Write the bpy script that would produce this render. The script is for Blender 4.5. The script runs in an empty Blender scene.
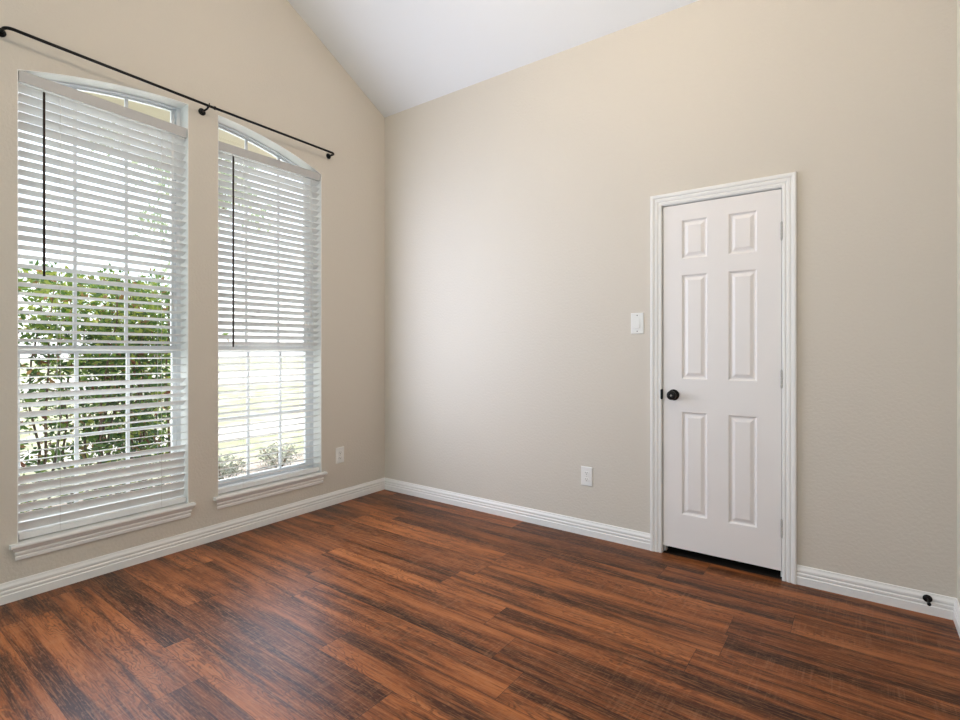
import bpy, math, random
from mathutils import Vector, Matrix

random.seed(7)
scene = bpy.context.scene
COL = scene.collection

# ------------------------------------------------------------------ camera
YAW = math.radians(35.935)
cd = bpy.data.cameras.new('camera')
cd.sensor_width = 36.0
cd.lens = 36.0 * 516.0 / 960.0
cd.shift_y = -12.5 / 960.0
cd.clip_start = 0.02
cam = bpy.data.objects.new('camera', cd)
cam.location = (3.279, -3.122, 1.219)
cam.rotation_euler = (math.pi / 2, 0, YAW)
COL.objects.link(cam)
scene.camera = cam

# ------------------------------------------------------------------ exposure
scene.view_settings.view_transform = 'Standard'
scene.view_settings.look = 'None'
scene.view_settings.exposure = 0.0
scene.view_settings.gamma = 1.0
scene.view_settings.use_curve_mapping = False

# ------------------------------------------------------------------ world, sun, area lights
world = bpy.data.worlds.new('daylight')
scene.world = world
world.use_nodes = True
wn = world.node_tree
wn.nodes.clear()
sky = wn.nodes.new('ShaderNodeTexSky')
sky.sky_type = 'NISHITA'
sky.sun_disc = False
sky.sun_elevation = math.radians(52)
sky.sun_rotation = math.radians(100)
sky.air_density = 1.0
sky.dust_density = 3.0
skymix = wn.nodes.new('ShaderNodeMixRGB')          # thin bright haze over the blue
skymix.inputs[0].default_value = 0.55
skymix.inputs[2].default_value = (7.0, 7.0, 7.2, 1)
bg = wn.nodes.new('ShaderNodeBackground')
bg.inputs['Strength'].default_value = 0.42
wo = wn.nodes.new('ShaderNodeOutputWorld')
wn.links.new(sky.outputs[0], skymix.inputs[1])
wn.links.new(skymix.outputs[0], bg.inputs['Color'])
wn.links.new(bg.outputs[0], wo.inputs['Surface'])

sd = bpy.data.lights.new('sun', 'SUN')
sd.energy = 6.5
sd.angle = math.radians(0.6)
sd.color = (1.0, 0.95, 0.86)
sun = bpy.data.objects.new('sun', sd)
sv = Vector((0.24, 0.30, 1.35)).normalized()          # towards the sun: behind the house, high
sun.rotation_euler = sv.to_track_quat('Z', 'Y').to_euler()
sun.location = (6, 4, 12)
COL.objects.link(sun)

ad = bpy.data.lights.new('rear_fill', 'AREA')
ad.shape = 'RECTANGLE'
ad.size = 1.9
ad.size_y = 2.2
ad.energy = 28.0
ad.color = (0.68, 0.94, 1.0)
al = bpy.data.objects.new('rear_fill', ad)        # added fill light, set in the opening behind the camera
al.location = (1.6, -4.64, 1.25)
al.rotation_euler = (math.radians(90), 0, 0)          # faces +y, into the room
COL.objects.link(al)

WIN_FILL_POWER = 28
OUTER_FILL_POWER = 15
for wy, wz in ((-2.018, 1.56), (-1.047, 1.56)):       # added fill just inside the blinds, boosting the window light
    wd_ = bpy.data.lights.new('window_daylight', 'AREA')
    wd_.shape = 'RECTANGLE'; wd_.size = 0.76; wd_.size_y = 1.9
    wd_.energy = WIN_FILL_POWER; wd_.color = (0.74, 0.81, 1.0)
    wl = bpy.data.objects.new('window_daylight', wd_)
    wl.location = (0.03, wy, wz)
    wl.rotation_euler = (math.radians(90), 0, math.radians(90))   # faces +x, into the room
    wl.rotation_euler = Vector((-1, 0, 0)).to_track_quat('Z', 'Y').to_euler()
    COL.objects.link(wl)

for wy in (-2.018, -1.047):                            # added fill outside the glass, brightening reveals and slats
    wd_ = bpy.data.lights.new('outer_fill', 'AREA')
    wd_.shape = 'RECTANGLE'; wd_.size = 0.80; wd_.size_y = 2.4
    wd_.energy = OUTER_FILL_POWER; wd_.color = (0.93, 0.97, 1.0)
    wl = bpy.data.objects.new('outer_fill', wd_)
    wl.location = (-0.30, wy, 1.50)
    wl.rotation_euler = Vector((-1, 0, 0)).to_track_quat('Z', 'Y').to_euler()
    COL.objects.link(wl)

LAMP_POWER = 39.5

# ------------------------------------------------------------------ helpers
def tag(o, label=None, cat=None, group=None, kind=None):
    if label: o['label'] = label
    if cat: o['category'] = cat
    if group: o['group'] = group
    if kind: o['kind'] = kind
    return o

def empty(name, loc=(0, 0, 0), rz=0):
    o = bpy.data.objects.new(name, None)
    o.empty_display_size = 0.1
    o.location = loc
    o.rotation_euler = (0, 0, rz)
    COL.objects.link(o)
    return o

class MB:
    def __init__(s):
        s.v = []; s.f = []; s.sm = []
    def add(s, vs, fs, smooth=False):
        b = len(s.v)
        s.v += [tuple(p) for p in vs]
        s.f += [tuple(b + i for i in f) for f in fs]
        s.sm += [smooth] * len(fs)
    def box(s, a, b):
        x0, y0, z0 = a; x1, y1, z1 = b
        s.add([(x0,y0,z0),(x1,y0,z0),(x1,y1,z0),(x0,y1,z0),(x0,y0,z1),(x1,y0,z1),(x1,y1,z1),(x0,y1,z1)],
              [(0,3,2,1),(4,5,6,7),(0,1,5,4),(1,2,6,5),(2,3,7,6),(3,0,4,7)])
    def bevbox(s, a, b, r):
        """box with chamfered edges, as a stack of inset rings along z plus corner cuts"""
        x0, y0, z0 = a; x1, y1, z1 = b
        def ring(i, z):
            k = r
            return [(x0+i+k,y0+i,z),(x1-i-k,y0+i,z),(x1-i,y0+i+k,z),(x1-i,y1-i-k,z),(x1-i-k,y1-i,z),(x0+i+k,y1-i,z),(x0+i,y1-i-k,z),(x0+i,y0+i+k,z)]
        rs = [ring(r*0.9, z0), ring(0, z0+r), ring(0, z1-r), ring(r*0.9, z1)]
        s.loft(rs, closed=True, caps=True)
    def loft(s, rings, closed=True, caps=True, smooth=False):
        n = len(rings[0]); vs = [p for r in rings for p in r]; fs = []
        for i in range(len(rings)-1):
            for j in range(n if closed else n-1):
                k = (j+1) % n
                fs.append((i*n+j, i*n+k, (i+1)*n+k, (i+1)*n+j))
        s.add(vs, fs, smooth)
        if caps:
            b = len(s.v) - len(vs)
            s.f.append(tuple(b+j for j in reversed(range(n)))); s.sm.append(False)
            s.f.append(tuple(b+(len(rings)-1)*n+j for j in range(n))); s.sm.append(False)
    def tube(s, pts, r, n=10, caps=True, radii=None):
        pts = [Vector(p) for p in pts]
        rings = []
        up = Vector((0.13, 0.21, 1)).normalized()
        for i, p in enumerate(pts):
            a = pts[max(i-1, 0)]; b = pts[min(i+1, len(pts)-1)]
            d = (b-a).normalized()
            if abs(d.dot(up)) > 0.95: up = Vector((1, 0.1, 0))
            u = (up - d*up.dot(d)).normalized(); up = u
            w = d.cross(u)
            rr = radii[i] if radii else r
            rings.append([tuple(p + (u*math.cos(2*math.pi*k/n) + w*math.sin(2*math.pi*k/n))*rr) for k in range(n)])
        s.loft(rings, True, caps, True)
    def lathe(s, c, axis, prof, n=24):
        """prof = [(distance along axis, radius)]"""
        ax = Vector(axis).normalized(); c = Vector(c)
        t = Vector((0,0,1)) if abs(ax.z) < 0.9 else Vector((1,0,0))
        u = (t - ax*t.dot(ax)).normalized(); w = ax.cross(u)
        rings = [[tuple(c + ax*d + (u*math.cos(2*math.pi*k/n) + w*math.sin(2*math.pi*k/n))*max(r, 1e-4)) for k in range(n)] for d, r in prof]
        s.loft(rings, True, True, True)
    def build(s, name, mat, parent=None):
        me = bpy.data.meshes.new(name)
        me.from_pydata(s.v, [], s.f)
        me.polygons.foreach_set('use_smooth', s.sm)
        me.materials.append(mat)
        import bmesh
        bm = bmesh.new(); bm.from_mesh(me)
        bmesh.ops.recalc_face_normals(bm, faces=bm.faces)
        bm.to_mesh(me); bm.free()
        me.update()
        o = bpy.data.objects.new(name, me)
        COL.objects.link(o)
        if parent is not None: o.parent = parent
        return o

def copy_tree(o, parent=None):
    c = o.copy(); COL.objects.link(c); c.parent = parent
    for ch in [x for x in list(bpy.data.objects) if x.parent == o]:
        copy_tree(ch, c)
    return c

# ------------------------------------------------------------------ materials
def new_mat(name, col, rough=0.5, spec=0.5, metal=0.0):
    m = bpy.data.materials.new(name); m.use_nodes = True
    b = m.node_tree.nodes['Principled BSDF']
    b.inputs['Base Color'].default_value = (*col, 1)
    b.inputs['Roughness'].default_value = rough
    b.inputs['Specular IOR Level'].default_value = spec
    b.inputs['Metallic'].default_value = metal
    return m

def N(m, t): return m.node_tree.nodes.new(t)
def LK(m, a, b): m.node_tree.links.new(a, b)

def mottle(m, col, amount=0.04, scale=4.0):
    """slight unevenness of a painted or moulded surface"""
    b = m.node_tree.nodes['Principled BSDF']
    tc = N(m, 'ShaderNodeTexCoord'); no = N(m, 'ShaderNodeTexNoise')
    no.inputs['Scale'].default_value = scale; no.inputs['Detail'].default_value = 3
    LK(m, tc.outputs['Object'], no.inputs['Vector'])
    mx = N(m, 'ShaderNodeMixRGB')
    mx.inputs[1].default_value = (*[c*(1-amount) for c in col], 1)
    mx.inputs[2].default_value = (*[min(1, c*(1+amount)) for c in col], 1)
    LK(m, no.outputs['Fac'], mx.inputs[0]); LK(m, mx.outputs[0], b.inputs['Base Color'])

def bump(m, scale, strength, dist, detail=3, voro=False):
    b = m.node_tree.nodes['Principled BSDF']
    tc = N(m, 'ShaderNodeTexCoord'); no = N(m, 'ShaderNodeTexNoise')
    no.inputs['Scale'].default_value = scale; no.inputs['Detail'].default_value = detail
    LK(m, tc.outputs['Object'], no.inputs['Vector'])
    bp = N(m, 'ShaderNodeBump'); bp.inputs['Strength'].default_value = strength; bp.inputs['Distance'].default_value = dist
    LK(m, no.outputs['Fac'], bp.inputs['Height']); LK(m, bp.outputs[0], b.inputs['Normal'])

WALLC = (0.66, 0.606, 0.530)
M_wall = new_mat('wall_paint', WALLC, 0.62, 0.3); mottle(M_wall, WALLC, 0.012, 1.5); bump(M_wall, 70, 0.5, 0.004, 3)
CEILC = (0.83, 0.835, 0.84)
M_ceil = new_mat('ceiling_paint', CEILC, 0.8, 0.2); mottle(M_ceil, CEILC, 0.01, 2); bump(M_ceil, 90, 0.2, 0.003, 2)
TRIMC = (0.85, 0.835, 0.81)
M_trim = new_mat('trim_paint', TRIMC, 0.35, 0.45); mottle(M_trim, TRIMC, 0.012, 6)
DOORC = (0.85, 0.81, 0.79)
M_door = new_mat('door_paint', DOORC, 0.38, 0.45); mottle(M_door, DOORC, 0.01, 5); bump(M_door, 240, 0.05, 0.001, 2)
BLINDC = (0.80, 0.80, 0.79)
M_blind = new_mat('blind_slat', BLINDC, 0.42, 0.4); mottle(M_blind, BLINDC, 0.015, 9)
HEADC = (0.49, 0.48, 0.475)
M_head = new_mat('blind_rail', HEADC, 0.45, 0.4); mottle(M_head, HEADC, 0.015, 9)
M_cord = new_mat('blind_cord', (0.70, 0.69, 0.66), 0.8, 0.2); mottle(M_cord, (0.70, 0.69, 0.66), 0.05, 60)
M_wand = new_mat('wand_dark', (0.03, 0.017, 0.012), 0.45, 0.25); mottle(M_wand, (0.03, 0.017, 0.012), 0.2, 40)
M_black = new_mat('black_metal', (0.004, 0.004, 0.004), 0.33, 0.22); mottle(M_black, (0.004, 0.004, 0.004), 0.2, 50)
M_vinyl = new_mat('window_vinyl', (0.74, 0.76, 0.79), 0.4, 0.4); mottle(M_vinyl, (0.74, 0.76, 0.79), 0.015, 8)
M_plate = new_mat('plate_plastic', (0.84, 0.83, 0.80), 0.3, 0.5); mottle(M_plate, (0.84, 0.83, 0.80), 0.01, 20)
M_slot = new_mat('slot_dark', (0.03, 0.028, 0.026), 0.6, 0.2); mottle(M_slot, (0.03, 0.028, 0.026), 0.1, 50)
M_hinge = new_mat('hinge_paint', (0.50, 0.48, 0.45), 0.35, 0.5); mottle(M_hinge, (0.50, 0.48, 0.45), 0.05, 60)
M_steel = new_mat('screw_steel', (0.45, 0.43, 0.40), 0.35, 0.5, 0.8); mottle(M_steel, (0.45, 0.43, 0.40), 0.05, 80)
M_closet_shade = new_mat('closet_shade', (0.03, 0.026, 0.022), 0.9, 0.05); mottle(M_closet_shade, (0.03, 0.026, 0.022), 0.05, 5)  # near-black colour paints in the shade of the gap under the door
M_soffit = new_mat('soffit_paint', (0.72, 0.64, 0.54), 0.7, 0.2); mottle(M_soffit, (0.72, 0.64, 0.54), 0.04, 3)
M_reveal = new_mat('reveal_paint', (0.92, 0.92, 0.90), 0.5, 0.3); mottle(M_reveal, (0.92, 0.92, 0.90), 0.01, 6)
M_brick = new_mat('outer_wall', (0.40, 0.24, 0.17), 0.85, 0.2); mottle(M_brick, (0.40, 0.24, 0.17), 0.2, 14)

def glass_mat():
    m = bpy.data.materials.new('window_glass'); m.use_nodes = True
    nt = m.node_tree; nt.nodes.clear()
    tr = N(m, 'ShaderNodeBsdfTransparent'); tr.inputs[0].default_value = (0.95, 0.97, 0.96, 1)
    gl = N(m, 'ShaderNodeBsdfGlossy'); gl.inputs['Roughness'].default_value = 0.02
    fr = N(m, 'ShaderNodeFresnel'); fr.inputs['IOR'].default_value = 1.45
    mx = N(m, 'ShaderNodeMixShader'); out = N(m, 'ShaderNodeOutputMaterial')
    LK(m, fr.outputs[0], mx.inputs[0]); LK(m, tr.outputs[0], mx.inputs[1]); LK(m, gl.outputs[0], mx.inputs[2])
    LK(m, mx.outputs[0], out.inputs['Surface'])
    return m
M_glass = glass_mat()

def leaf_mat(name, cols, transl=0.35):
    m = bpy.data.materials.new(name); m.use_nodes = True
    b = m.node_tree.nodes['Principled BSDF']
    out = m.node_tree.nodes['Material Output']
    at = N(m, 'ShaderNodeAttribute'); at.attribute_name = 'leafrand'
    cr = N(m, 'ShaderNodeValToRGB'); els = cr.color_ramp.elements
    cr.color_ramp.interpolation = 'CONSTANT'
    for i, (p, c) in enumerate(cols):
        e = els[i] if i < 2 else els.new(p)
        e.position = p; e.color = (*c, 1)
    LK(m, at.outputs['Fac'], cr.inputs[0])
    LK(m, cr.outputs[0], b.inputs['Base Color'])
    b.inputs['Roughness'].default_value = 0.35
    tl = N(m, 'ShaderNodeBsdfTranslucent'); LK(m, cr.outputs[0], tl.inputs[0])
    mx = N(m, 'ShaderNodeMixShader'); mx.inputs[0].default_value = transl
    LK(m, b.outputs[0], mx.inputs[1]); LK(m, tl.outputs[0], mx.inputs[2]); LK(m, mx.outputs[0], out.inputs['Surface'])
    return m
M_leaf = leaf_mat('hedge_leaves', [(0.0, (0.07, 0.16, 0.04)), (0.3, (0.12, 0.24, 0.05)), (0.55, (0.24, 0.38, 0.06)), (0.74, (0.50, 0.58, 0.12)), (0.9, (0.42, 0.24, 0.10)), (0.95, (0.30, 0.10, 0.05))])
M_leaf_tree = leaf_mat('tree_leaves', [(0.0, (0.34, 0.44, 0.28)), (0.4, (0.46, 0.55, 0.36)), (0.8, (0.55, 0.60, 0.42))])
M_leaf_shrub = leaf_mat('shrub_leaves', [(0.0, (0.30, 0.33, 0.28)), (0.5, (0.38, 0.40, 0.33)), (0.85, (0.50, 0.44, 0.38))])
M_bark = new_mat('bark', (0.16, 0.11, 0.075), 0.9, 0.1); mottle(M_bark, (0.16, 0.11, 0.075), 0.3, 20); bump(M_bark, 40, 0.6, 0.01, 4)

def floor_mat():
    m = bpy.data.materials.new('vinyl_planks'); m.use_nodes = True
    b = m.node_tree.nodes['Principled BSDF']
    uv = N(m, 'ShaderNodeUVMap'); uv.uv_map = 'plank'          # metres within the plank
    ru = N(m, 'ShaderNodeUVMap'); ru.uv_map = 'rand'
    s = N(m, 'ShaderNodeSeparateXYZ'); LK(m, uv.outputs[0], s.inputs[0])
    r = N(m, 'ShaderNodeSeparateXYZ'); LK(m, ru.outputs[0], r.inputs[0])
    def math_(op, a, bb=None, c=None):
        n = N(m, 'ShaderNodeMath'); n.operation = op
        for i, x in enumerate((a, bb, c)):
            if x is None: continue
            if isinstance(x, (int, float)): n.inputs[i].default_value = x
            else: LK(m, x, n.inputs[i])
        return n.outputs[0]
    def vec(x, y, z):
        n = N(m, 'ShaderNodeCombineXYZ')
        for i, q in enumerate((x, y, z)):
            if isinstance(q, (int, float)): n.inputs[i].default_value = q
            else: LK(m, q, n.inputs[i])
        return n.outputs[0]
    def noise(v, scale, detail=4, rough=0.5, dist=0.0):
        n = N(m, 'ShaderNodeTexNoise'); n.inputs['Scale'].default_value = scale
        n.inputs['Detail'].default_value = detail; n.inputs['Roughness'].default_value = rough
        n.inputs['Distortion'].default_value = dist
        LK(m, v, n.inputs['Vector']); return n.outputs['Fac']
    def ramp(f, stops, mode='LINEAR'):
        n = N(m, 'ShaderNodeValToRGB'); n.color_ramp.interpolation = mode
        els = n.color_ramp.elements
        for i, (p, c) in enumerate(stops):
            e = els[i] if i < 2 else els.new(p)
            e.position = p; e.color = (*c, 1) if len(c) == 3 else c
        LK(m, f, n.inputs[0]); return n.outputs[0]
    def mix(f, a, bb, mode='MIX'):
        n = N(m, 'ShaderNodeMixRGB'); n.blend_type = mode
        if isinstance(f, (int, float)): n.inputs[0].default_value = f
        else: LK(m, f, n.inputs[0])
        for i, q in ((1, a), (2, bb)):
            if isinstance(q, tuple): n.inputs[i].default_value = (*q, 1)
            else: LK(m, q, n.inputs[i])
        return n.outputs[0]
    U, V, R1, R2 = s.outputs[0], s.outputs[1], r.outputs[0], r.outputs[1]
    offu = math_('MULTIPLY', R1, 37.0); offz = math_('MULTIPLY', R2, 19.0)
    # broad dark bands running along a plank, wandering across its width
    band = noise(vec(math_('ADD', math_('MULTIPLY', U, 0.8), offu), math_('MULTIPLY', V, 13.0), offz), 1.0, 4, 0.58, 0.5)
    # medium streaks
    streak = noise(vec(math_('ADD', math_('MULTIPLY', U, 2.2), offu), math_('MULTIPLY', V, 62.0), offz), 1.0, 5, 0.65, 0.3)
    # cathedral grain: distorted rings
    wob = noise(vec(math_('ADD', math_('MULTIPLY', U, 2.2), offu), math_('MULTIPLY', V, 9.0), offz), 1.0, 3, 0.55, 0.3)
    rings = math_('SINE', math_('MULTIPLY', math_('ADD', wob, math_('MULTIPLY', V, 1.2)), 150.0))
    rings = math_('ADD', math_('MULTIPLY', rings, 0.5), 0.5)
    fine = noise(vec(math_('ADD', math_('MULTIPLY', U, 9.0), offu), math_('MULTIPLY', V, 190.0), offz), 1.0, 3, 0.6)
    # saw marks across the plank
    saw = noise(vec(math_('ADD', math_('MULTIPLY', U, 110.0), offu), math_('MULTIPLY', V, 5.0), offz), 1.0, 2, 0.6)
    sawm = noise(vec(math_('ADD', math_('MULTIPLY', U, 2.0), offu), math_('MULTIPLY', V, 6.0), math_('ADD', offz, 7.0)), 1.0, 2)
    speck = noise(vec(math_('ADD', math_('MULTIPLY', U, 45.0), offu), math_('MULTIPLY', V, 190.0), offz), 1.0, 2, 0.5)
    base = ramp(math_('ADD', math_('MULTIPLY', band, 0.78), math_('MULTIPLY', streak, 0.22)),
                [(0.37, (0.026, 0.0085, 0.0040)), (0.435, (0.072, 0.023, 0.0085)), (0.485, (0.180, 0.055, 0.0165)), (0.57, (0.300, 0.097, 0.029)), (0.70, (0.45, 0.160, 0.053))])
    tone = ramp(R1, [(0.0, (0.50, 0.48, 0.50)), (0.30, (0.80, 0.78, 0.80)), (0.62, (1.03, 1.01, 1.0)), (0.88, (1.18, 1.16, 1.12)), (1.0, (1.40, 1.55, 1.65))])
    c = mix(1.0, base, tone, 'MULTIPLY')
    c = mix(math_('MULTIPLY', ramp(rings, [(0.55, (0, 0, 0)), (0.9, (1, 1, 1))]), math_('MULTIPLY', ramp(wob, [(0.46, (0, 0, 0)), (0.56, (1, 1, 1))]), 0.60)), c, (0.050, 0.017, 0.007))
    c = mix(math_('MULTIPLY', ramp(fine, [(0.50, (0, 0, 0)), (0.66, (1, 1, 1))]), 0.42), c, (0.38, 0.160, 0.065))
    c = mix(math_('MULTIPLY', ramp(fine, [(0.34, (1, 1, 1)), (0.47, (0, 0, 0))]), 0.48), c, (0.040, 0.012, 0.005))
    c = mix(math_('MULTIPLY', ramp(speck, [(0.55, (0, 0, 0)), (0.75, (1, 1, 1))]), 0.32), c, (0.44, 0.215, 0.105))
    c = mix(math_('MULTIPLY', math_('MULTIPLY', ramp(saw, [(0.52, (0, 0, 0)), (0.66, (1, 1, 1))]), ramp(sawm, [(0.44, (0, 0, 0)), (0.60, (1, 1, 1))])), 0.15), c, (0.42, 0.22, 0.12))
    # joints
    L_, W_ = 1.22, 0.183
    eu = math_('MINIMUM', U, math_('SUBTRACT', L_, U)); ev = math_('MINIMUM', V, math_('SUBTRACT', W_, V))
    e = math_('MINIMUM', eu, ev)
    gap = math_('LESS_THAN', e, 0.0011)
    c = mix(math_('MULTIPLY', gap, 0.7), c, (0.012, 0.006, 0.004))
    LK(m, c, b.inputs['Base Color'])
    rg = math_('ADD', math_('MULTIPLY', streak, 0.16), 0.28)
    LK(m, rg, b.inputs['Roughness'])
    b.inputs['Specular IOR Level'].default_value = 0.14
    hgt = math_('ADD', math_('ADD', math_('MULTIPLY', fine, 0.5), math_('MULTIPLY', saw, 0.3)), math_('MULTIPLY', math_('SUBTRACT', 1.0, gap), 1.2))
    bp = N(m, 'ShaderNodeBump'); bp.inputs['Strength'].default_value = 0.28; bp.inputs['Distance'].default_value = 0.0015
    LK(m, hgt, bp.inputs['Height']); LK(m, bp.outputs[0], b.inputs['Normal'])
    return m
M_floor = floor_mat()

def ground_mat(name, a, bcol, scale):
    m = new_mat(name, a, 0.9, 0.1)
    b = m.node_tree.nodes['Principled BSDF']
    tc = N(m, 'ShaderNodeTexCoord'); n1 = N(m, 'ShaderNodeTexNoise'); n1.inputs['Scale'].default_value = scale; n1.inputs['Detail'].default_value = 6
    LK(m, tc.outputs['Object'], n1.inputs['Vector'])
    cr = N(m, 'ShaderNodeValToRGB'); cr.color_ramp.elements[0].position = 0.4; cr.color_ramp.elements[1].position = 0.6
    cr.color_ramp.elements[0].color = (*a, 1); cr.color_ramp.elements[1].color = (*bcol, 1)
    LK(m, n1.outputs['Fac'], cr.inputs[0]); LK(m, cr.outputs[0], b.inputs['Base Color'])
    return m
M_lawn = ground_mat('dry_lawn', (0.24, 0.27, 0.17), (0.36, 0.36, 0.27), 3.0)
M_mulch = ground_mat('mulch_bed', (0.26, 0.22, 0.19), (0.40, 0.36, 0.33), 18.0)
M_concrete = ground_mat('pale_concrete', (0.36, 0.35, 0.33), (0.44, 0.43, 0.40), 5.0)

# ------------------------------------------------------------------ room shell
XR = 3.652; YF = -4.45; TH = 0.16
RY = -2.22; S = 0.527; Z0 = 3.202
def zc(y): return Z0 + S*(-y) if y > RY else Z0 + S*(-RY) - S*(RY - y)

# floor: one mesh of plank faces laid in rows
def make_floor():
    L_, W_ = 1.22, 0.183
    rnd = random.Random(11)
    known = {-2.366: 1.334, -2.183: 1.02, -2.0: 1.96, -1.817: 1.53, -1.451: 2.125, -1.085: 2.755, -0.536: 3.046}
    vs, fs, uvp, uvr = [], [], [], []
    k0 = math.floor((YF - 0.3 + 2.366) / W_); k1 = math.ceil((0.3 + 2.366) / W_)
    ang = math.radians(-0.7)
    def rot(x, y):
        X, Y = x - 1.5, y + 1.6
        return 1.5 + X*math.cos(ang) - Y*math.sin(ang), -1.6 + X*math.sin(ang) + Y*math.cos(ang)
    for k in range(k0, k1):
        y0 = -2.366 + k*W_
        sx = None
        for q, xx in known.items():
            if abs(q - y0) < 0.03: sx = xx
        if sx is None: sx = rnd.uniform(0, L_)
        while sx > -0.3: sx -= L_
        x = sx
        while x < XR + 0.3:
            b = len(vs)
            # clip the plank to the room in its own frame (slight rotation ignored at the skirting)
            xa, xb, ya, yb = x, x+L_, y0, y0+W_
            p = [rot(xa, ya), rot(xb, ya), rot(xb, yb), rot(xa, yb)]
            vs += [(px, py, 0) for px, py in p]
            fs.append((b, b+1, b+2, b+3))
            uvp += [(0, 0), (L_, 0), (L_, W_), (0, W_)]
            rr = (rnd.random(), rnd.random())
            uvr += [rr]*4
            x += L_
    me = bpy.data.meshes.new('floor')
    me.from_pydata(vs, [], fs)
    a = me.uv_layers.new(name='plank'); bb = me.uv_layers.new(name='rand')
    for i in range(len(uvp)):
        a.data[i].uv = uvp[i]; bb.data[i].uv = uvr[i]
    import bmesh
    bm = bmesh.new(); bm.from_mesh(me)
    for co, no in (((-0.08,0,0),(-1,0,0)), ((XR+0.08,0,0),(1,0,0)), ((0,YF-0.08,0),(0,-1,0)), ((0,0.004,0),(0,1,0))):
        bmesh.ops.bisect_plane(bm, geom=bm.verts[:]+bm.edges[:]+bm.faces[:], plane_co=co, plane_no=no, clear_outer=True)
    bm.to_mesh(me); bm.free()
    me.materials.append(M_floor)
    o = bpy.data.objects.new('floor', me); COL.objects.link(o)
    tag(o, kind='structure')
make_floor()
sb = MB(); sb.box((-TH, YF-TH, -0.20), (XR+TH, 0.9, -0.004))
o = sb.build('floor_slab', M_concrete); tag(o, kind='structure')

# window geometry (y range, arch as function of y)
W1 = dict(y0=-2.414, y1=-1.621); W2 = dict(y0=-1.441, y1=-0.652)
SILLZ = 0.272
def arch(y, zs, c=0.885, yc=-1.531, top=2.702):
    s = top - zs; R = (c*c + s*s)/(2*s); d = abs(y - yc)
    return top - R + math.sqrt(max(R*R - d*d, 0))
def arch1(y): return arch(y, 2.566)
def arch2(y): return arch(y, 2.535)
W1['f'] = arch1; W2['f'] = arch2

def make_wall_left():
    mb = MB()
    ys = [YF - TH]
    ys += [W1['y0'] + (W1['y1']-W1['y0'])*i/24 for i in range(25)]
    ys += [W2['y0'] + (W2['y1']-W2['y0'])*i/24 for i in range(25)]
    ys += [0.0 + TH]
    if RY not in ys: ys.append(RY)
    ys.sort()
    def quad(x, a, b, za, zb, zta, ztb): mb.add([(x,a,za),(x,b,zb),(x,b,ztb),(x,a,zta)], [(0,1,2,3)])
    for a, b in zip(ys[:-1], ys[1:]):
        w = None
        for W in (W1, W2):
            if a >= W['y0']-1e-6 and b <= W['y1']+1e-6: w = W
        for x in (0.0, -TH):
            if w is None: quad(x, a, b, -0.2, -0.2, zc(a)+0.05, zc(b)+0.05)
            else:
                quad(x, a, b, -0.2, -0.2, SILLZ-0.02, SILLZ-0.02)
                quad(x, a, b, w['f'](a), w['f'](b), zc(a)+0.05, zc(b)+0.05)
        if w:
            f = w['f']
            mb.add([(0,a,f(a)),(0,b,f(b)),(-TH,b,f(b)),(-TH,a,f(a))], [(0,1,2,3)])
            mb.add([(0,a,SILLZ-.02),(0,b,SILLZ-.02),(-TH,b,SILLZ-.02),(-TH,a,SILLZ-.02)], [(0,1,2,3)])
    for W in (W1, W2):
        for y in (W['y0'], W['y1']):
            z1 = W['f'](y); mb.add([(0,y,SILLZ-.02),(-TH,y,SILLZ-.02),(-TH,y,z1),(0,y,z1)], [(0,1,2,3)])
    o = mb.build('wall_left', M_wall); tag(o, kind='structure')
make_wall_left()

# outer brick face of the house wall (seen only from outside)
# back wall with the door opening
DX0, DX1, DZ = 2.340, 2.990, 2.072
mb = MB()
mb.box((-TH, 0, -0.2), (DX0, 0.12, Z0+0.06))
mb.box((DX1, 0, -0.2), (XR+TH, 0.12, Z0+0.06))
mb.box((DX0, 0, DZ), (DX1, 0.12, Z0+0.06))
tag(mb.build('wall_back', M_wall), kind='structure')
# right wall
mb = MB()
for a, b in ((YF-TH, RY), (RY, TH)):
    mb.add([(XR,a,-.2),(XR,b,-.2),(XR,b,zc(b)+.05),(XR,a,zc(a)+.05),(XR+TH,a,-.2),(XR+TH,b,-.2),(XR+TH,b,zc(b)+.05),(XR+TH,a,zc(a)+.05)],
           [(0,1,2,3),(4,7,6,5),(0,4,5,1),(3,2,6,7)])
tag(mb.build('wall_right', M_wall), kind='structure')
# front wall (behind the camera) with a wide opening added for the fill light
mb = MB()
mb.box((-TH, YF-TH, -0.2), (0.6, YF, zc(YF)+0.05))
mb.box((2.6, YF-TH, -0.2), (XR+TH, YF, zc(YF)+0.05))
mb.box((0.6, YF-TH, 2.4), (2.6, YF, zc(YF)+0.05))
tag(mb.build('wall_front', M_wall), kind='structure')
# closed box added behind the opening to keep sky light out
mb = MB()
mb.box((-0.2, YF-1.7, -0.2), (-0.1, YF-TH, 2.7)); mb.box((3.3, YF-1.7, -0.2), (3.4, YF-TH, 2.7))
mb.box((-0.2, YF-1.8, -0.2), (3.4, YF-1.7, 2.7)); mb.box((-0.2, YF-1.8, 2.7), (3.4, YF-TH, 2.8))
tag(mb.build('wall_fill_box', M_wall), kind='structure')
mb = MB(); mb.box((-0.2, YF-1.8, -0.25), (3.4, YF-TH, -0.01)); tag(mb.build('floor_fill_box', M_concrete), kind='structure')
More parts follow.
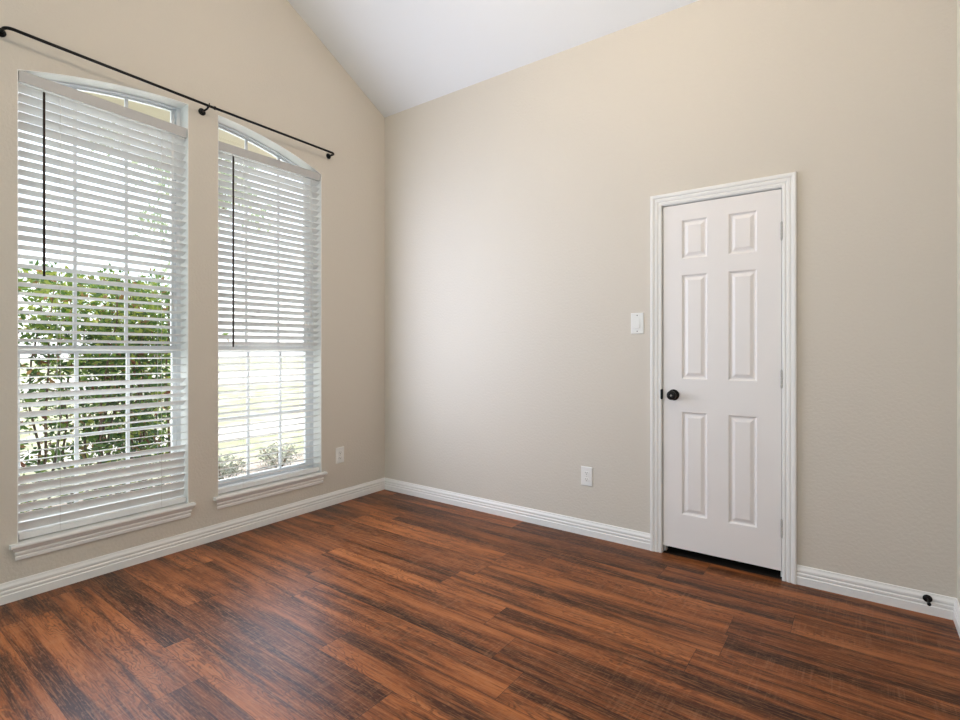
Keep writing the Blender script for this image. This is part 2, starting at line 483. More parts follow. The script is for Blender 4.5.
# ceiling: two slopes
mb = MB()
for a, b in ((YF-0.5, RY), (RY, 0.5)):
    x0, x1 = -TH, XR+TH
    mb.add([(x0,a,zc(a)),(x1,a,zc(a)),(x1,b,zc(b)),(x0,b,zc(b)),(x0,a,zc(a)+.2),(x1,a,zc(a)+.2),(x1,b,zc(b)+.2),(x0,b,zc(b)+.2)],
           [(0,1,2,3),(4,7,6,5),(0,4,5,1),(1,5,6,2),(2,6,7,3),(3,7,4,0)])
tag(mb.build('ceiling', M_ceil), kind='structure')
# closet behind the door, its shade put into a dark colour
mb = MB()
cx0, cx1, cy1 = 2.0, 3.4, 0.85
mb.box((cx0-.05, 0.121, -0.004), (cx0, cy1, 2.5)); mb.box((cx1, 0.121, -0.004), (cx1+.05, cy1, 2.5))
mb.box((cx0-.05, cy1, -0.004), (cx1+.05, cy1+.05, 2.5)); mb.box((cx0-.05, 0.121, 2.5), (cx1+.05, cy1+.05, 2.55))
tag(mb.build('wall_closet', M_closet_shade), kind='structure')
mb = MB(); mb.box((DX0, 0.0045, -0.0035), (DX1, 0.12, -0.001)); mb.box((cx0, 0.12, -0.0035), (cx1, cy1, -0.001)); tag(mb.build('floor_closet', M_closet_shade), kind='structure')

# ------------------------------------------------------------------ trim
BASEP = [(0.0,0.0),(0.014,0.0),(0.014,0.038),(0.0105,0.042),(0.0105,0.0455),(0.0130,0.049),(0.0130,0.057),(0.0095,0.061),(0.0095,0.0645),(0.0115,0.068),(0.0115,0.076),(0.0065,0.087),(0.0045,0.0965),(0.0,0.0975)]
def run(mb, prof, fn0, fn1):
    mb.loft([[fn0(t, z) for t, z in prof], [fn1(t, z) for t, z in prof]], closed=True, caps=True)
mb = MB(); run(mb, BASEP, lambda t,z:(t, YF, z), lambda t,z:(t, -0.0, z)); tag(mb.build('baseboard_left', M_trim), kind='structure')
CX0, CX1 = 2.289, 3.036
mb = MB()
run(mb, BASEP, lambda t,z:(0.0,-t,z), lambda t,z:(CX0+0.001,-t,z))
run(mb, BASEP, lambda t,z:(CX1-0.001,-t,z), lambda t,z:(XR,-t,z))
tag(mb.build('baseboard_back', M_trim), kind='structure')
mb = MB(); run(mb, BASEP, lambda t,z:(XR-t,YF,z), lambda t,z:(XR-t,0,z)); tag(mb.build('baseboard_right', M_trim), kind='structure')
mb = MB(); run(mb, BASEP, lambda t,z:(0,YF+t,z), lambda t,z:(0.55,YF+t,z)); run(mb, BASEP, lambda t,z:(2.65,YF+t,z), lambda t,z:(XR,YF+t,z)); tag(mb.build('baseboard_front', M_trim), kind='structure')

# ------------------------------------------------------------------ door
door = empty('door_1', (2.665, 0, 0)); tag(door, 'white six-panel interior door with black knob', 'door', kind='structure')
def dpart(mb, name, mat, parent=door):
    # geometry written in room coordinates; shift into the parent's frame
    off = door.location if parent is door else Vector((0,0,0))
    o = mb.build(name, mat, parent)
    if parent is door: o.location = -off
    return o
CASP = [(0.0,0.0),(0.0,0.0095),(0.004,0.0115),(0.0135,0.0125),(0.0165,0.0095),(0.0195,0.0095),(0.023,0.0135),(0.0350,0.0155),(0.0385,0.0125),(0.042,0.0125),(0.0455,0.0175),(0.056,0.0195),(0.0625,0.0185),(0.0650,0.015),(0.0650,0.0)]
IX0, IX1, IZ = 2.354, 2.971+0.003, 2.0605
mb = MB()
rings = []
for fx, fz in ((lambda o: IX0-o, lambda o: 0.0), (lambda o: IX0-o, lambda o: IZ+o), (lambda o: IX1+o, lambda o: IZ+o), (lambda o: IX1+o, lambda o: 0.0)):
    rings.append([(fx(o), -t, fz(o)) for o, t in CASP])
mb.loft(rings, closed=True, caps=True)
dpart(mb, 'door_casing', M_trim)
mb = MB()   # jamb lining and stop
mb.box((DX0, -0.001, 0), (2.3565, 0.12, DZ)); mb.box((2.9735, -0.001, 0), (DX1, 0.12, DZ)); mb.box((2.3565, -0.001, 2.0565), (2.9735, 0.12, DZ))
mb.box((2.3565, 0.040, 0), (2.367, 0.075, 2.0565)); mb.box((2.963, 0.040, 0), (2.9735, 0.075, 2.0565)); mb.box((2.367, 0.040, 2.046), (2.963, 0.075, 2.0565))
dpart(mb, 'door_jamb', M_trim)

SX0, SX1, SZ0, SZ1 = 2.3610, 2.9705, 0.046, 2.0520
YS = 0.001
mb = MB()
pxs = [(2.466, 2.606), (2.715, 2.857)]
pzs = [(0.247, 0.846), (1.036, 1.642), (1.734, 1.960)]
xs = [SX0, pxs[0][0], pxs[0][1], pxs[1][0], pxs[1][1], SX1]
zs = [SZ0, pzs[0][0], pzs[0][1], pzs[1][0], pzs[1][1], pzs[2][0], pzs[2][1], SZ1]
for i in range(5):
    for j in range(7):
        a, b, c, d = xs[i], xs[i+1], zs[j], zs[j+1]
        if i in (1, 3) and j in (1, 3, 5):
            rr = [(0,0),(0.003,0.0012),(0.009,0.0085),(0.015,0.0092),(0.019,0.0085),(0.034,0.0022),(0.037,0.0018)]
            mb.loft([[(a+o,YS+t,c+o),(b-o,YS+t,c+o),(b-o,YS+t,d-o),(a+o,YS+t,d-o)] for o, t in rr], closed=True, caps=False)
            o, t = rr[-1]
            mb.add([(a+o,YS+t,c+o),(b-o,YS+t,c+o),(b-o,YS+t,d-o),(a+o,YS+t,d-o)], [(0,1,2,3)])
        else:
            mb.add([(a,YS,c),(b,YS,c),(b,YS,d),(a,YS,d)], [(0,1,2,3)])
YB = YS + 0.035
mb.add([(SX0,YB,SZ0),(SX1,YB,SZ0),(SX1,YB,SZ1),(SX0,YB,SZ1)], [(0,3,2,1)])
mb.add([(SX0,YS,SZ0),(SX1,YS,SZ0),(SX1,YB,SZ0),(SX0,YB,SZ0)], [(0,1,2,3)])
mb.add([(SX0,YS,SZ1),(SX1,YS,SZ1),(SX1,YB,SZ1),(SX0,YB,SZ1)], [(0,3,2,1)])
mb.add([(SX0,YS,SZ0),(SX0,YB,SZ0),(SX0,YB,SZ1),(SX0,YS,SZ1)], [(0,1,2,3)])
mb.add([(SX1,YS,SZ0),(SX1,YB,SZ0),(SX1,YB,SZ1),(SX1,YS,SZ1)], [(0,3,2,1)])
slab = dpart(mb, 'door_slab', M_door)
# knob
KX, KZ = 2.421, 0.941
mb = MB()
mb.lathe((KX, YS, KZ), (0,-1,0), [(0.0,0.0325),(0.004,0.0325),(0.007,0.030),(0.009,0.024),(0.010,0.014),(0.026,0.0125),(0.031,0.016),(0.036,0.0235),(0.043,0.0270),(0.050,0.0268),(0.056,0.0225),(0.0590,0.0150),(0.0585,0.0100),(0.0570,0.0085),(0.0570,0.0)], 28)
kn = dpart(mb, 'door_knob', M_black); kn['label'] = 'black round privacy knob'
mb = MB(); mb.lathe((0, -0.057-0.0, 0), (0,-1,0), [(0.0,0.0060),(0.0025,0.0055),(0.003,0.0)], 12)
pb = mb.build('lock_button', M_steel, kn); pb.location = (KX, YS, KZ)
mb = MB(); mb.bevbox((2.3465,-0.0135,0.912),(2.3605,-0.0005,0.972),0.003)
dpart(mb, 'strike_plate', M_black)['label'] = 'black strike plate lip'
for hz in (1.829, 1.054, 0.271):
    mb = MB()
    for k in range(5):
        z0 = hz - 0.045 + k*0.018
        mb.lathe((2.973, -0.0075, z0+0.0004), (0,0,1), [(0,0.0052),(0.0008,0.0062),(0.0164,0.0062),(0.0172,0.0052)], 12)
    mb.lathe((2.973, -0.0075, hz+0.0455), (0,0,1), [(0,0.0045),(0.002,0.0055),(0.004,0.003)], 10)
    mb.lathe((2.973, -0.0075, hz-0.0495), (0,0,1), [(0,0.003),(0.002,0.0055),(0.004,0.0045)], 10)
    mb.box((2.9706, -0.004, hz-0.045), (2.9734, 0.010, hz+0.045))
    dpart(mb, 'hinge', M_hinge)

# ------------------------------------------------------------------ windows
FX0, FX1 = -0.150, -0.096        # frame depth range
def poly_strip(mb, pts_in, pts_out, xa, xb):
    """solid band between two polylines in (y,z), from xa to xb"""
    rings = []
    for (yi, zi), (yo, zo) in zip(pts_in, pts_out):
        rings.append([(xa,yi,zi),(xb,yi,zi),(xb,yo,zo),(xa,yo,zo)])
    mb.loft(rings, closed=True, caps=True)

def make_window(idx, W, muntins, pl_, pr_):
    """pl_, pr_: how far the frame reaches in from the left and right reveal"""
    y0, y1, f = W['y0'], W['y1'], W['f']
    win = empty('window_%d' % idx, (0, (y0+y1)/2, SILLZ))
    tag(win, kind='structure')
    off = -win.location
    def part(mb, name, mat, parent=None):
        o = mb.build(name, mat, parent or win)
        if parent is None: o.location = off
        return o
    n = 24
    ya = [y0 + (y1-y0)*i/n for i in range(n+1)]
    # white lined reveal
    mb = MB(); t = 0.003
    path_o = [(y0, SILLZ)] + [(y, f(y)) for y in ya] + [(y1, SILLZ)]
    path_i = [(y0+t, SILLZ)] + [(min(max(y, y0+t), y1-t), f(y)-t) for y in ya] + [(y1-t, SILLZ)]
    poly_strip(mb, path_i, path_o, -TH, -0.0005)
    part(mb, 'window_reveal', M_reveal)
    # outer frame
    w = 0.026
    def inset(k):
        kt = min(k, 0.012 + 0.0*k) if k > 0.01 else k
        kl, kr = (k, k) if k < 0.01 else (pl_*0.45, pr_*0.62)
        return [(y0+kl, SILLZ+k)] + [(min(max(y, y0+kl), y1-kr), f(y)-kt) for y in ya] + [(y1-kr, SILLZ+k)]
    mb = MB()
    poly_strip(mb, inset(w) + [inset(w)[0]], inset(0.003) + [inset(0.003)[0]], FX0, FX1)
    part(mb, 'window_frame', M_vinyl)
    # upper sash (outer track)
    zm = 1.205
    mb = MB()
    up_i = [(y0+pl_, zm+0.02)] + [(min(max(y, y0+pl_), y1-pr_), f(y)-0.021) for y in ya] + [(y1-pr_, zm+0.02)]
    up_o = [(y0+pl_*0.45, zm)] + [(min(max(y, y0+pl_*0.45), y1-pr_*0.6), f(y)-0.0115) for y in ya] + [(y1-pr_*0.6, zm)]
    poly_strip(mb, up_i, up_o, -0.146, -0.124)
    mb.box((-0.146, y0+pl_*0.45, zm-0.012), (-0.124, y1-pr_*0.6, zm+0.024))
    us = part(mb, 'upper_sash', M_vinyl)
    mb = MB()
    for my in muntins:
        mb.box((-0.141, my-0.008, zm+0.02), (-0.129, my+0.008, f(my)-0.018))
    o = mb.build('muntin', M_vinyl, us)
    # upper glass
    mb = MB()
    gi = [(min(max(y, y0+pl_*0.7), y1-pr_*0.8), f(y)-0.016) for y in ya]
    vs = [(-0.135, y, zm+0.01) for y, z in gi] + [(-0.135, y, z) for y, z in gi]
    m_ = len(gi)
    mb.add(vs, [(i, i+1, m_+i+1, m_+i) for i in range(m_-1)])
    mb.build('pane', M_glass, us)
    # lower sash (inner track)
    mb = MB()
    zb, zt = SILLZ+0.026, 1.228
    ls0, ls1 = y0+pl_*0.4, y1-pr_*0.55; sl = pl_*0.75; sw = pr_*0.6
    mb.box((-0.122, ls0, zb), (-0.100, ls0+sl, zt)); mb.box((-0.122, ls1-sw, zb), (-0.100, ls1, zt))
    mb.box((-0.122, ls0+sl, zb), (-0.100, ls1-sw, zb+0.045)); mb.box((-0.122, ls0+sl, zt-0.042), (-0.100, ls1-sw, zt))
    mb.box((-0.1005, ls0+0.01, zt-0.034), (-0.094, ls1-0.01, zt-0.008))
    ls = part(mb, 'lower_sash', M_vinyl)
    mb = MB()
    for my in muntins: mb.box((-0.117, my-0.0085, zb+0.04), (-0.105, my+0.0085, zt-0.04))
    mb.box((-0.1165, ls0+sl, 0.745-0.0085), (-0.1055, ls1-sw, 0.745+0.0085))
    mb.build('muntin', M_vinyl, ls)
    mb = MB(); mb.add([(-0.111, ls0+0.01, zb+0.01), (-0.111, ls1-0.01, zb+0.01), (-0.111, ls1-0.01, zt-0.01), (-0.111, ls0+0.01, zt-0.01)], [(0,1,2,3)])
    mb.build('pane', M_glass, ls)
    # stool and apron
    mb = MB()
    a, b = y0-0.030, y1+0.030
    st = [(0.0, 0.252),(0.028,0.252),(0.033,0.256),(0.0345,0.262),(0.033,0.268),(0.028,0.272),(0.0,0.272)]
    mb.loft([[(x, a, z) for x, z in st], [(x, b, z) for x, z in st]], closed=True, caps=True)
    mb.box((-0.10, y0, 0.252), (0.0, y1, 0.272))
    part(mb, 'window_sill', M_trim)
    mb = MB()
    ap = [(0.0,0.190),(0.008,0.190),(0.011,0.193),(0.0115,0.207),(0.0085,0.210),(0.0085,0.213),(0.0130,0.218),(0.0150,0.227),(0.0120,0.231),(0.0120,0.234),(0.0190,0.240),(0.0240,0.2520),(0.0,0.2520)]
    def end(x, s): return 0.012 + (0.024 - x)*0.7
    mb.loft([[(x, y0-0.022+(0.024-x)*0.9, z) for x, z in ap], [(x, y1+0.022-(0.024-x)*0.9, z) for x, z in ap]], closed=True, caps=True)
    part(mb, 'window_apron', M_trim)
    return win
make_window(1, W1, (-2.148, -1.905), 0.028, 0.042)
make_window(2, W2, (-1.176, -0.930), 0.028, 0.062)

# ------------------------------------------------------------------ blinds
def make_blind(y0, y1, ztl, ztr, tiltfn, wand_y, wand_z, cords, label, seed):
    rnd = random.Random(seed)
    r = empty('window_blind', (-0.04, (y0+y1)/2, SILLZ)); off = -r.location
    tag(r, label, 'blind')
    def part(mb, name, mat, p=None):
        o = mb.build(name, mat, p or r)
        if p is None: o.location = off
        return o
    # valance / headrail
    h = 0.056
    mb = MB()
    def bar(xa, xb, zlo, zhi, a, b, za, zb):
        mb.add([(xa,a,za+zlo),(xb,a,za+zlo),(xb,a,za+zhi),(xa,a,za+zhi),(xa,b,zb+zlo),(xb,b,zb+zlo),(xb,b,zb+zhi),(xa,b,zb+zhi)],
               [(0,1,2,3),(4,7,6,5),(0,4,5,1),(1,5,6,2),(2,6,7,3),(3,7,4,0)])
    bar(-0.012, -0.004, -h, 0, y0+0.004, y1-0.004, ztl, ztr)
    bar(-0.060, -0.012, -h, 0, y0+0.004, y0+0.010, ztl, ztl)
    bar(-0.060, -0.012, -h, 0, y1-0.010, y1-0.004, ztr, ztr)
    part(mb, 'valance', M_head)
    mb = MB()
    bar(-0.066, -0.018, -h+0.014, -0.006, y0+0.012, y1-0.012, ztl, ztr)
    part(mb, 'headrail', M_head)
    # slats: one mesh
    mb = MB()
    pitch = 0.0453; zlow = 0.338
    n = 48; W_ = 0.050; T = 0.0036
    ye0, ye1 = y0+0.006, y1-0.003
    slat_z = []
    for k in range(n):
        zt = k/(n-1)
        zl = zlow + zt*((ztl-0.075) - zlow); zr = zlow + zt*((ztr-0.075) - zlow)
        zm = (zl+zr)/2
        tilt = tiltfn(zm, rnd)                 # + = room-side edge higher
        dz = rnd.uniform(-0.0012, 0.0012)
        slat_z.append((zl, zr))
        ca, sa = math.cos(tilt), math.sin(tilt)
        secs = []
        prof = []
        m_ = 6
        for i in range(m_+1):
            u = -W_/2 + W_*i/m_
            c = 0.0011*(1-(2*u/W_)**2)
            prof.append((u, c + T/2))
        for i in range(m_, -1, -1):
            u = -W_/2 + W_*i/m_
            c = 0.0011*(1-(2*u/W_)**2)
            prof.append((u, c - T/2))
        def P(y, z): return [(-0.037 + u*ca - c*sa, y, z + u*sa + c*ca) for u, c in prof]
        sag = rnd.uniform(-0.0008, 0.0004)
        mb.loft([P(ye0, zl+dz), P((ye0+ye1)/2, (zl+zr)/2+dz+sag), P(ye1, zr+dz)], closed=True, caps=True)
    part(mb, 'slats', M_blind)
    # bottom rail
    mb = MB(); mb.bevbox((-0.066, ye0, 0.278), (-0.016, ye1, 0.310), 0.003)
    part(mb, 'bottom_rail', M_blind)
    # ladder cords
    mb = MB()
    for cy in cords:
        t = (cy-y0)/(y1-y0); ztop = ztl+(ztr-ztl)*t-0.05
        for x in (-0.0155, -0.0665):
            mb.tube([(x, cy, 0.285), (x, cy, ztop)], 0.0009, 5)
        for k, (zl, zr) in enumerate(slat_z):
            z = zl+(zr-zl)*t - 0.0045
            mb.tube([(-0.0155, cy+0.002, z), (-0.0665, cy+0.002, z)], 0.0006, 4)
    part(mb, 'ladder_cord', M_cord)
    mb = MB()
    cy = cords[-1] + 0.055
    ztop = ztr-0.05
    for d in (0, 0.006):
        mb.tube([(-0.010, cy+d, 1.48), (-0.010, cy+d, ztop)], 0.0009, 5)
    mb.lathe((-0.010, cy+0.003, 1.445), (0,0,1), [(0,0.004),(0.004,0.0065),(0.022,0.0052),(0.036,0.0022)], 12)
    part(mb, 'lift_cord', M_cord)
    # tilt wand
    mb = MB()
    t = (wand_y-y0)/(y1-y0); ztop = ztl+(ztr-ztl)*t-h
    mb.tube([(0.004, wand_y, wand_z), (0.004, wand_y, ztop-0.018)], 0.0054, 8)
    wd = part(mb, 'tilt_wand', M_wand); wd['label'] = 'dark brown tilt wand'
    mb = MB(); mb.tube([(-0.006, wand_y, ztop+0.002), (0.001, wand_y, ztop-0.006), (0.004, wand_y, ztop-0.020)], 0.0018, 6)
    mb.build('wand_hook', M_steel, wd)
    return r

D = math.radians
def tilt1(z, r):
    j = r.uniform(-2.0, 2.0)
    if z > 2.28: return D(33 + j)
    if z > 1.75: return D(20 + 2*j)
    if z > 1.5: return D(16 + 1.5*j)
    if z > 1.22: return D(12 + j)
    if z > 1.03: return D(6 + j)
    if z > 0.86: return D(32 + 3*j)
    if z > 0.62: return D(13 + 4*j)
    if z > 0.58: return D(40 + j)
    return D(64 + 2*j)
def tilt2(z, r):
    j = r.uniform(-1.5, 1.5)
    if z > 1.22: return D(27 + 1.5*j)
    return D(19 + 2*j)
make_blind(W1['y0']+0.003, W1['y1']-0.003, 2.569, 2.549, tilt1, -2.313, 1.575, (-2.243, -1.765),
           'white horizontal slat blind filling the left window, its lowest slats closed, green hedge behind it', 3)
make_blind(W2['y0']+0.003, W2['y1']-0.003, 2.538, 2.540, tilt2, -1.343, 1.222, (-1.265, -0.795),
           'white horizontal slat blind filling the right window, slats open all the way down', 5)

# ------------------------------------------------------------------ curtain rod
rod = empty('curtain_rod', (0, -1.56, 2.70))
tag(rod, 'black metal curtain rod mounted on the wall above both windows', 'curtain rod')
def rpart(mb, name, parent=rod):
    o = mb.build(name, M_black, parent)
    if parent is rod: o.location = (0, 1.56, -2.70)
    return o
ye0, ye1, xr, rr = -2.475, -0.588, 0.080, 0.030
RZ = lambda y: 2.699 + (-0.016)*(y+1.56) if y < -1.56 else 2.699 - 0.006*(y+1.56)
pts = [(0.004, ye0, RZ(ye0))]
for k in range(7):
    a = math.pi/2*k/6
    pts.append((xr-rr+rr*math.sin(a), ye0+rr-rr*math.cos(a), RZ(ye0)))
mid = []
for k in range(1, 12):
    y = ye0 + (ye1-ye0)*k/12; mid.append((xr, y, RZ(y)))
pts += mid
for k in range(7):
    a = math.pi/2*k/6
    pts.append((xr-rr+rr*math.cos(a), ye1-rr+rr*math.sin(a), RZ(ye1)))
pts.append((0.004, ye1, RZ(ye1)))
mb = MB(); mb.tube(pts, 0.0078, 12); rpart(mb, 'rod')
for by in (ye0, ye1):
    mb = MB(); mb.lathe((0.0, by, RZ(by)), (1,0,0), [(0,0.021),(0.004,0.021),(0.008,0.017),(0.010,0.0105),(0.022,0.0105),(0.023,0.008)], 20)
    rpart(mb, 'end_mount')
by = -1.541
mb = MB(); mb.lathe((0.0, by, 2.682), (1,0,0), [(0,0.022),(0.004,0.022),(0.008,0.018),(0.010,0.008)], 20)
mb.tube([(0.008, by, 2.682), (0.045, by, 2.682), (0.066, by, 2.684), (0.078, by, 2.690)], 0.0058, 8)
cup = []
for k in range(9):
    a = math.pi*(0.95 + 1.1*k/8)
    cup.append((xr+0.0115*math.cos(a), by, RZ(by)+0.0115*math.sin(a)))
mb.tube(cup, 0.0045, 6)
mb.tube([(xr+0.010, by, RZ(by)), (xr+0.012, by, RZ(by)+0.012)], 0.003, 6)
rpart(mb, 'bracket')
mb = MB(); mb.lathe((xr, by+0.035, RZ(by)), (0,1,0), [(0,0.0078),(0.001,0.0110),(0.008,0.0110),(0.009,0.0078)], 14); rpart(mb, 'rod_joint')

# ------------------------------------------------------------------ outlets, switch, door stop
def plate_mb(w, h, t, hole=None):
    mb = MB()
    def ring(i, y): return [(-w/2+i, y, -h/2+i), (w/2-i, y, -h/2+i), (w/2-i, y, h/2-i), (-w/2+i, y, h/2-i)]
    mb.loft([ring(0, 0), ring(0, -t*0.45), ring(0.004, -t), ], closed=True, caps=True)
    return mb
def outlet(loc, rz, label, s=1.0):
    r = empty('power_outlet', loc, rz); tag(r, label, 'outlet')
    plate_mb(0.079, 0.124, 0.006).build('cover_plate', M_plate, r)
    for dz in (0.0205, -0.0205):
        mb = MB()
        ring = []
        for k in range(24):
            a = 2*math.pi*k/24
            ring.append((0.0172*math.cos(a), max(-0.0118, min(0.0118, 0.0172*math.sin(a)))))
        mb.loft([[(x, -0.0055, dz+z) for x, z in ring], [(x, -0.0078, dz+z) for x, z in ring], [(x*0.95, -0.0085, dz+z*0.95) for x, z in ring]], closed=True, caps=True)
        rc = mb.build('receptacle', M_plate, r)
        mb = MB()
        mb.box((-0.0075, -0.0088, dz+0.000), (-0.0052, -0.0080, dz+0.0085)); mb.box((0.0052, -0.0088, dz+0.001), (0.0075, -0.0080, dz+0.0080))
        mb.lathe((0, -0.0080, dz-0.0060), (0,-1,0), [(0,0.0028),(0.0008,0.0028)], 12)
        mb.build('slots', M_slot, rc)
    mb = MB(); mb.lathe((0, -0.006, 0), (0,-1,0), [(0,0.0030),(0.0010,0.0026),(0.0014,0.0010)], 12); mb.build('screw', M_steel, r)
    return r
outlet((1.874, 0, 0.383), 0, 'white duplex outlet on the long beige wall between the corner and the door')
outlet((0, -0.480, 0.372), math.pi/2, 'white duplex outlet on the window wall, right of the right window sill')
sw = empty('light_switch', (2.206, 0, 1.3665)); tag(sw, 'white rocker light switch on the wall left of the door casing', 'light switch')
plate_mb(0.079, 0.128, 0.006).build('cover_plate', M_plate, sw)
mb = MB()
for a, b in (((-0.0175,-0.0066,-0.0345),(-0.0155,-0.0058,0.0345)), ((0.0155,-0.0066,-0.0345),(0.0175,-0.0058,0.0345)), ((-0.0155,-0.0066,-0.0345),(0.0155,-0.0058,-0.0325)), ((-0.0155,-0.0066,0.0325),(0.0155,-0.0058,0.0345))): mb.box(a, b)
mb.build('switch_bezel', M_plate, sw)
mb = MB()
mb.loft([[(x,-0.0058,-0.0315),(x,-0.0058,0.0315),(x,-0.0080,0.0315),(x,-0.0085,0.002),(x,-0.0120,-0.0295),(x,-0.0115,-0.0315)] for x in (-0.0145, 0.0145)], closed=True, caps=True)
mb.build('rocker', M_plate, sw)
for dz in (0.0485, -0.0485):
    mb = MB(); mb.lathe((0, -0.006, dz), (0,-1,0), [(0,0.0032),(0.0010,0.0028),(0.0014,0.0010)], 12); mb.build('screw', M_slot, sw)

ds = empty('door_stop', (3.551, -0.0115, 0.072)); tag(ds, 'small black door stop screwed to the baseboard near the right corner', 'door stop')
mb = MB(); mb.lathe((0,0,0), (0,-1,0), [(0,0.0175),(0.002,0.0175),(0.004,0.0140),(0.006,0.0065),(0.009,0.0040)], 20); mb.build('base', M_black, ds)
mb = MB(); mb.lathe((0,-0.007,0), (0,-1,0), [(0,0.0036),(0.055,0.0032)], 12); mb.build('stem', M_black, ds)
mb = MB(); mb.lathe((0,-0.058,0), (0,-1,0), [(0,0.0055),(0.002,0.0078),(0.010,0.0078),(0.014,0.0060),(0.015,0.002)], 16); mb.build('bumper', M_black, ds)

# ------------------------------------------------------------------ ceiling lamp (above the frame, lights the room)
LX, LY = 2.25, -1.6
lamp = empty('ceiling_lamp', (LX, LY, zc(LY)+0.03))
tag(lamp, 'round white pendant lamp hanging from the sloped ceiling', 'lamp')
mb = MB(); mb.lathe((0,0,-0.001), (0,0,-1), [(0,0.065),(0.012,0.062),(0.022,0.03),(0.024,0.008)], 24); mb.build('canopy', M_plate, lamp)
mb = MB(); mb.tube([(0,0,-0.02),(0,0,-0.42)], 0.006, 8); mb.build('stem', M_steel, lamp)
mb = MB(); mb.lathe((0,0,-0.42), (0,0,-1), [(0,0.02),(0.01,0.045),(0.03,0.05),(0.04,0.045)], 24); mb.build('lamp_socket', M_steel, lamp)
m_glow = bpy.data.materials.new('lit_bulb'); m_glow.use_nodes = True
bb = m_glow.node_tree.nodes['Principled BSDF']; bb.inputs['Emission Color'].default_value = (1, 0.93, 0.82, 1); bb.inputs['Emission Strength'].default_value = 4.0
tcg = N(m_glow, 'ShaderNodeTexCoord'); ng = N(m_glow, 'ShaderNodeTexNoise'); ng.inputs['Scale'].default_value = 3
mg = N(m_glow, 'ShaderNodeMixRGB'); mg.inputs[1].default_value = (0.9,0.88,0.84,1); mg.inputs[2].default_value = (0.93,0.91,0.88,1)
LK(m_glow, tcg.outputs['Object'], ng.inputs['Vector']); LK(m_glow, ng.outputs['Fac'], mg.inputs[0]); LK(m_glow, mg.outputs[0], bb.inputs['Base Color'])
mb = MB(); mb.lathe((0,0,-0.458), (0,0,-1), [(0,0.02),(0.02,0.034),(0.05,0.042),(0.08,0.036),(0.10,0.018),(0.105,0.003)], 20); mb.build('bulb', m_glow, lamp)
pl = bpy.data.lights.new('ceiling_lamp_light', 'POINT'); pl.energy = LAMP_POWER; pl.shadow_soft_size = 0.07; pl.color = (1.0, 0.85, 0.66)
plo = bpy.data.objects.new('ceiling_lamp_light', pl); plo.location = (LX, LY, zc(LY)-0.62); COL.objects.link(plo)

# ------------------------------------------------------------------ outside
GZ = -0.12
mb = MB(); mb.box((-60, -40, GZ-0.2), (-TH-0.001, 45, GZ)); tag(mb.build('lawn', M_lawn), kind='structure')
mb = MB(); mb.box((-2.3, -6, GZ), (-TH-0.002, 3.0, GZ+0.03)); tag(mb.build('mulch_bed', M_mulch), kind='structure')
mb = MB(); mb.box((-5.2, -12, GZ), (-3.9, 14, GZ+0.035)); tag(mb.build('front_walk', M_concrete), kind='structure')
mb = MB(); mb.box((-24, -40, GZ), (-15, 45, GZ+0.03)); tag(mb.build('street', M_concrete), kind='structure')
mb = MB()   # eave: soffit and fascia along the window wall
mb.box((-0.80, YF-0.6, 2.82), (-TH-0.001, 0.9, 2.86)); mb.box((-0.83, YF-0.6, 2.80), (-0.80, 0.9, 3.02))
mb.add([(-0.83,YF-.6,3.02),(-0.83,.9,3.02),(-TH-0.001,.9,3.34),(-TH-0.001,YF-.6,3.34)], [(0,1,2,3)])
tag(mb.build('trim_1', M_soffit), kind='structure')

def leaves(name, mat, pts, size, parent, rnd, up=0.35, young_sunlit=None):
    vs, fs, rv = [], [], []
    for p in pts:
        s = size*rnd.uniform(0.65, 1.25)
        d = Vector((rnd.gauss(0,1), rnd.gauss(0,1), rnd.gauss(0,0.7)+up)).normalized()
        q = Vector((rnd.gauss(0,1), rnd.gauss(0,1), rnd.gauss(0,1)))
        w = d.cross(q).normalized(); n_ = w.cross(d)
        b = len(vs); p = Vector(p)
        vs += [p, p + d*s*0.45 + w*s*0.2 + n_*s*0.05, p + d*s, p + d*s*0.45 - w*s*0.2 + n_*s*0.05]
        fs += [(b, b+1, b+2), (b, b+2, b+3)]
        r_ = rnd.random()
        if young_sunlit is not None and p.z > young_sunlit: r_ = 0.35 + 0.6*r_  # yellower young growth, also painting in the sunlit top
        rv += [r_, r_]
    me = bpy.data.meshes.new(name); me.from_pydata([tuple(v) for v in vs], [], fs)
    at = me.attributes.new('leafrand', 'FLOAT', 'FACE'); at.data.foreach_set('value', rv)
    me.materials.append(mat)
    o = bpy.data.objects.new(name, me); COL.objects.link(o)
    if parent: o.parent = parent
    return o

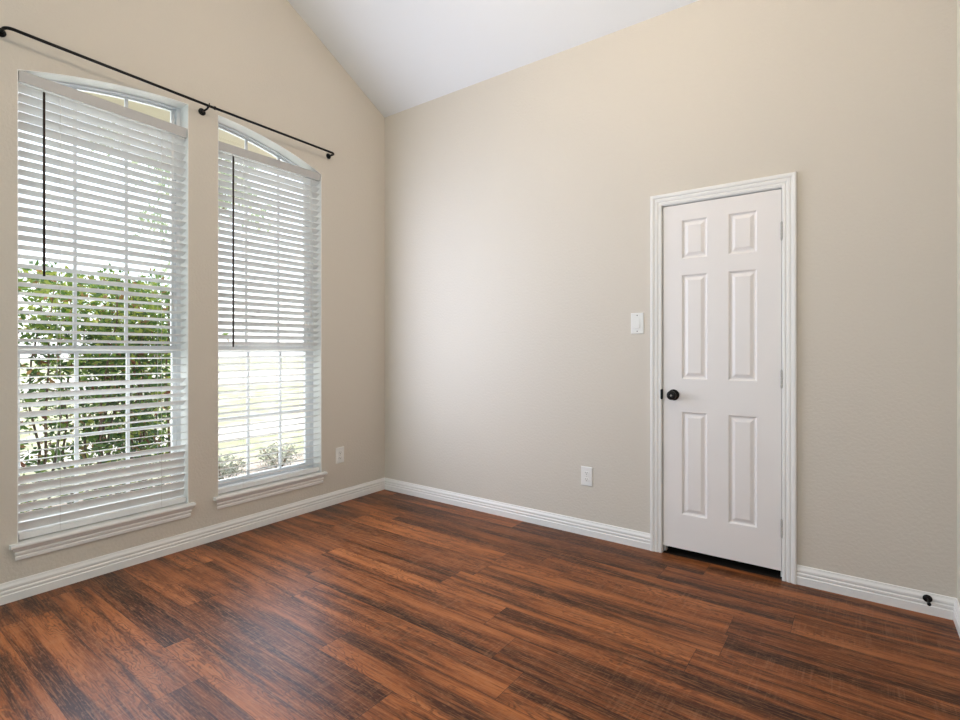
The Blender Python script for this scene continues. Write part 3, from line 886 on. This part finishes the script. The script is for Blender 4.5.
def make_hedge():
    rnd = random.Random(21)
    r = empty('hedge', (-1.25, -2.8, GZ)); tag(r, 'leafy green hedge with yellow and reddish leaves outside the left window', 'hedge')
    pts = []
    branches = MB()
    for k in range(75):
        y = rnd.uniform(-1.75, 1.62); x = rnd.uniform(-0.30, 0.30)
        p = Vector((x, y, 0.02)); path = [p]; rad = [0.012]
        dx, dy = rnd.uniform(-0.12, 0.12), rnd.uniform(-0.18, 0.18)
        top = rnd.uniform(1.55, 1.88)
        for j in range(1, 7):
            t = j/6
            path.append(Vector((x+dx*t+rnd.uniform(-.03,.03), y+dy*t+rnd.uniform(-.04,.04), 0.02+top*t))); rad.append(0.012-0.009*t)
        branches.tube(path, 0, 5, True, rad)
        # clusters along the stem; dense at the top
        for c in range(56):
            t = rnd.random()**0.62
            i = min(int(t*6), 5); fr = t*6-i
            q = path[i].lerp(path[i+1], fr)
            ctr = q + Vector((rnd.gauss(0,0.10), rnd.gauss(0,0.10), rnd.gauss(0,0.04)))
            for l in range(8):
                pts.append(ctr + Vector((rnd.gauss(0,0.030), rnd.gauss(0,0.030), rnd.gauss(0,0.026))))
    for k in range(3400):   # clipped, dense top layer
        pts.append(Vector((rnd.uniform(-0.42, 0.42), rnd.uniform(-1.8, 1.66), 1.78 + rnd.gauss(0, 0.045))))
    branches.build('stems', M_bark, r)
    leaves('foliage', M_leaf, pts, 0.062, r, rnd, young_sunlit=1.45)
make_hedge()

def make_tree(loc, h, cr, n, label, seed):
    rnd = random.Random(seed)
    r = empty('tree', loc); tag(r, label, 'tree')
    mb = MB()
    mb.tube([(0,0,0),(0.05,0.02,h*0.25),(-0.03,0.05,h*0.5),(0.02,0,h*0.75)], 0, 10, True, [0.16,0.13,0.10,0.04])
    for k in range(7):
        a = k*0.9; z = h*(0.35+0.05*k)
        mb.tube([(0,0,z),(math.cos(a)*cr*.4, math.sin(a)*cr*.4, z+h*.12),(math.cos(a)*cr*.75, math.sin(a)*cr*.75, z+h*.2)], 0, 6, True, [0.06,0.04,0.015])
    mb.build('trunk', M_bark, r)
    pts = []
    cl = [Vector((rnd.gauss(0,cr*.42), rnd.gauss(0,cr*.42), h*0.68+rnd.gauss(0,h*.13))) for _ in range(60)]
    for k in range(n):
        c = rnd.choice(cl); pts.append(c + Vector((rnd.gauss(0,cr*.13), rnd.gauss(0,cr*.13), rnd.gauss(0,cr*.11))))
    leaves('foliage', M_leaf_tree, pts, 0.20, r, rnd)
    return r
make_tree((-13.0, 4.4, GZ), 10.5, 1.9, 6500, 'tall leafy green tree across the lawn, seen through the arched window tops', 31)

def make_shrub(loc, rad, h, n, seed, label):
    rnd = random.Random(seed)
    r = empty('shrub', loc); tag(r, label, 'shrub')
    mb = MB()
    for k in range(7):
        a = rnd.uniform(0, 6.28); mb.tube([(0.02*math.cos(a),0.02*math.sin(a),0),(rad*.5*math.cos(a),rad*.5*math.sin(a),h*.5),(rad*.8*math.cos(a),rad*.8*math.sin(a),h*.85)], 0, 5, True, [0.008,0.006,0.002])
    mb.build('stems', M_bark, r)
    pts = []
    for k in range(n):
        v = Vector((rnd.gauss(0,1), rnd.gauss(0,1), rnd.gauss(0,1))).normalized()*rnd.random()**0.4
        pts.append((v.x*rad, v.y*rad, h*0.52 + v.z*h*0.48))
    leaves('foliage', M_leaf_shrub, pts, 0.045, r, rnd)
make_shrub((-1.55, -0.62, GZ+0.03), 0.24, 0.30, 700, 41, 'low greyish shrub in the bed outside the right window, nearer its left side')
make_shrub((-1.75, 0.12, GZ+0.03), 0.22, 0.28, 600, 42, 'low greyish shrub in the bed outside the right window, nearer its right side')
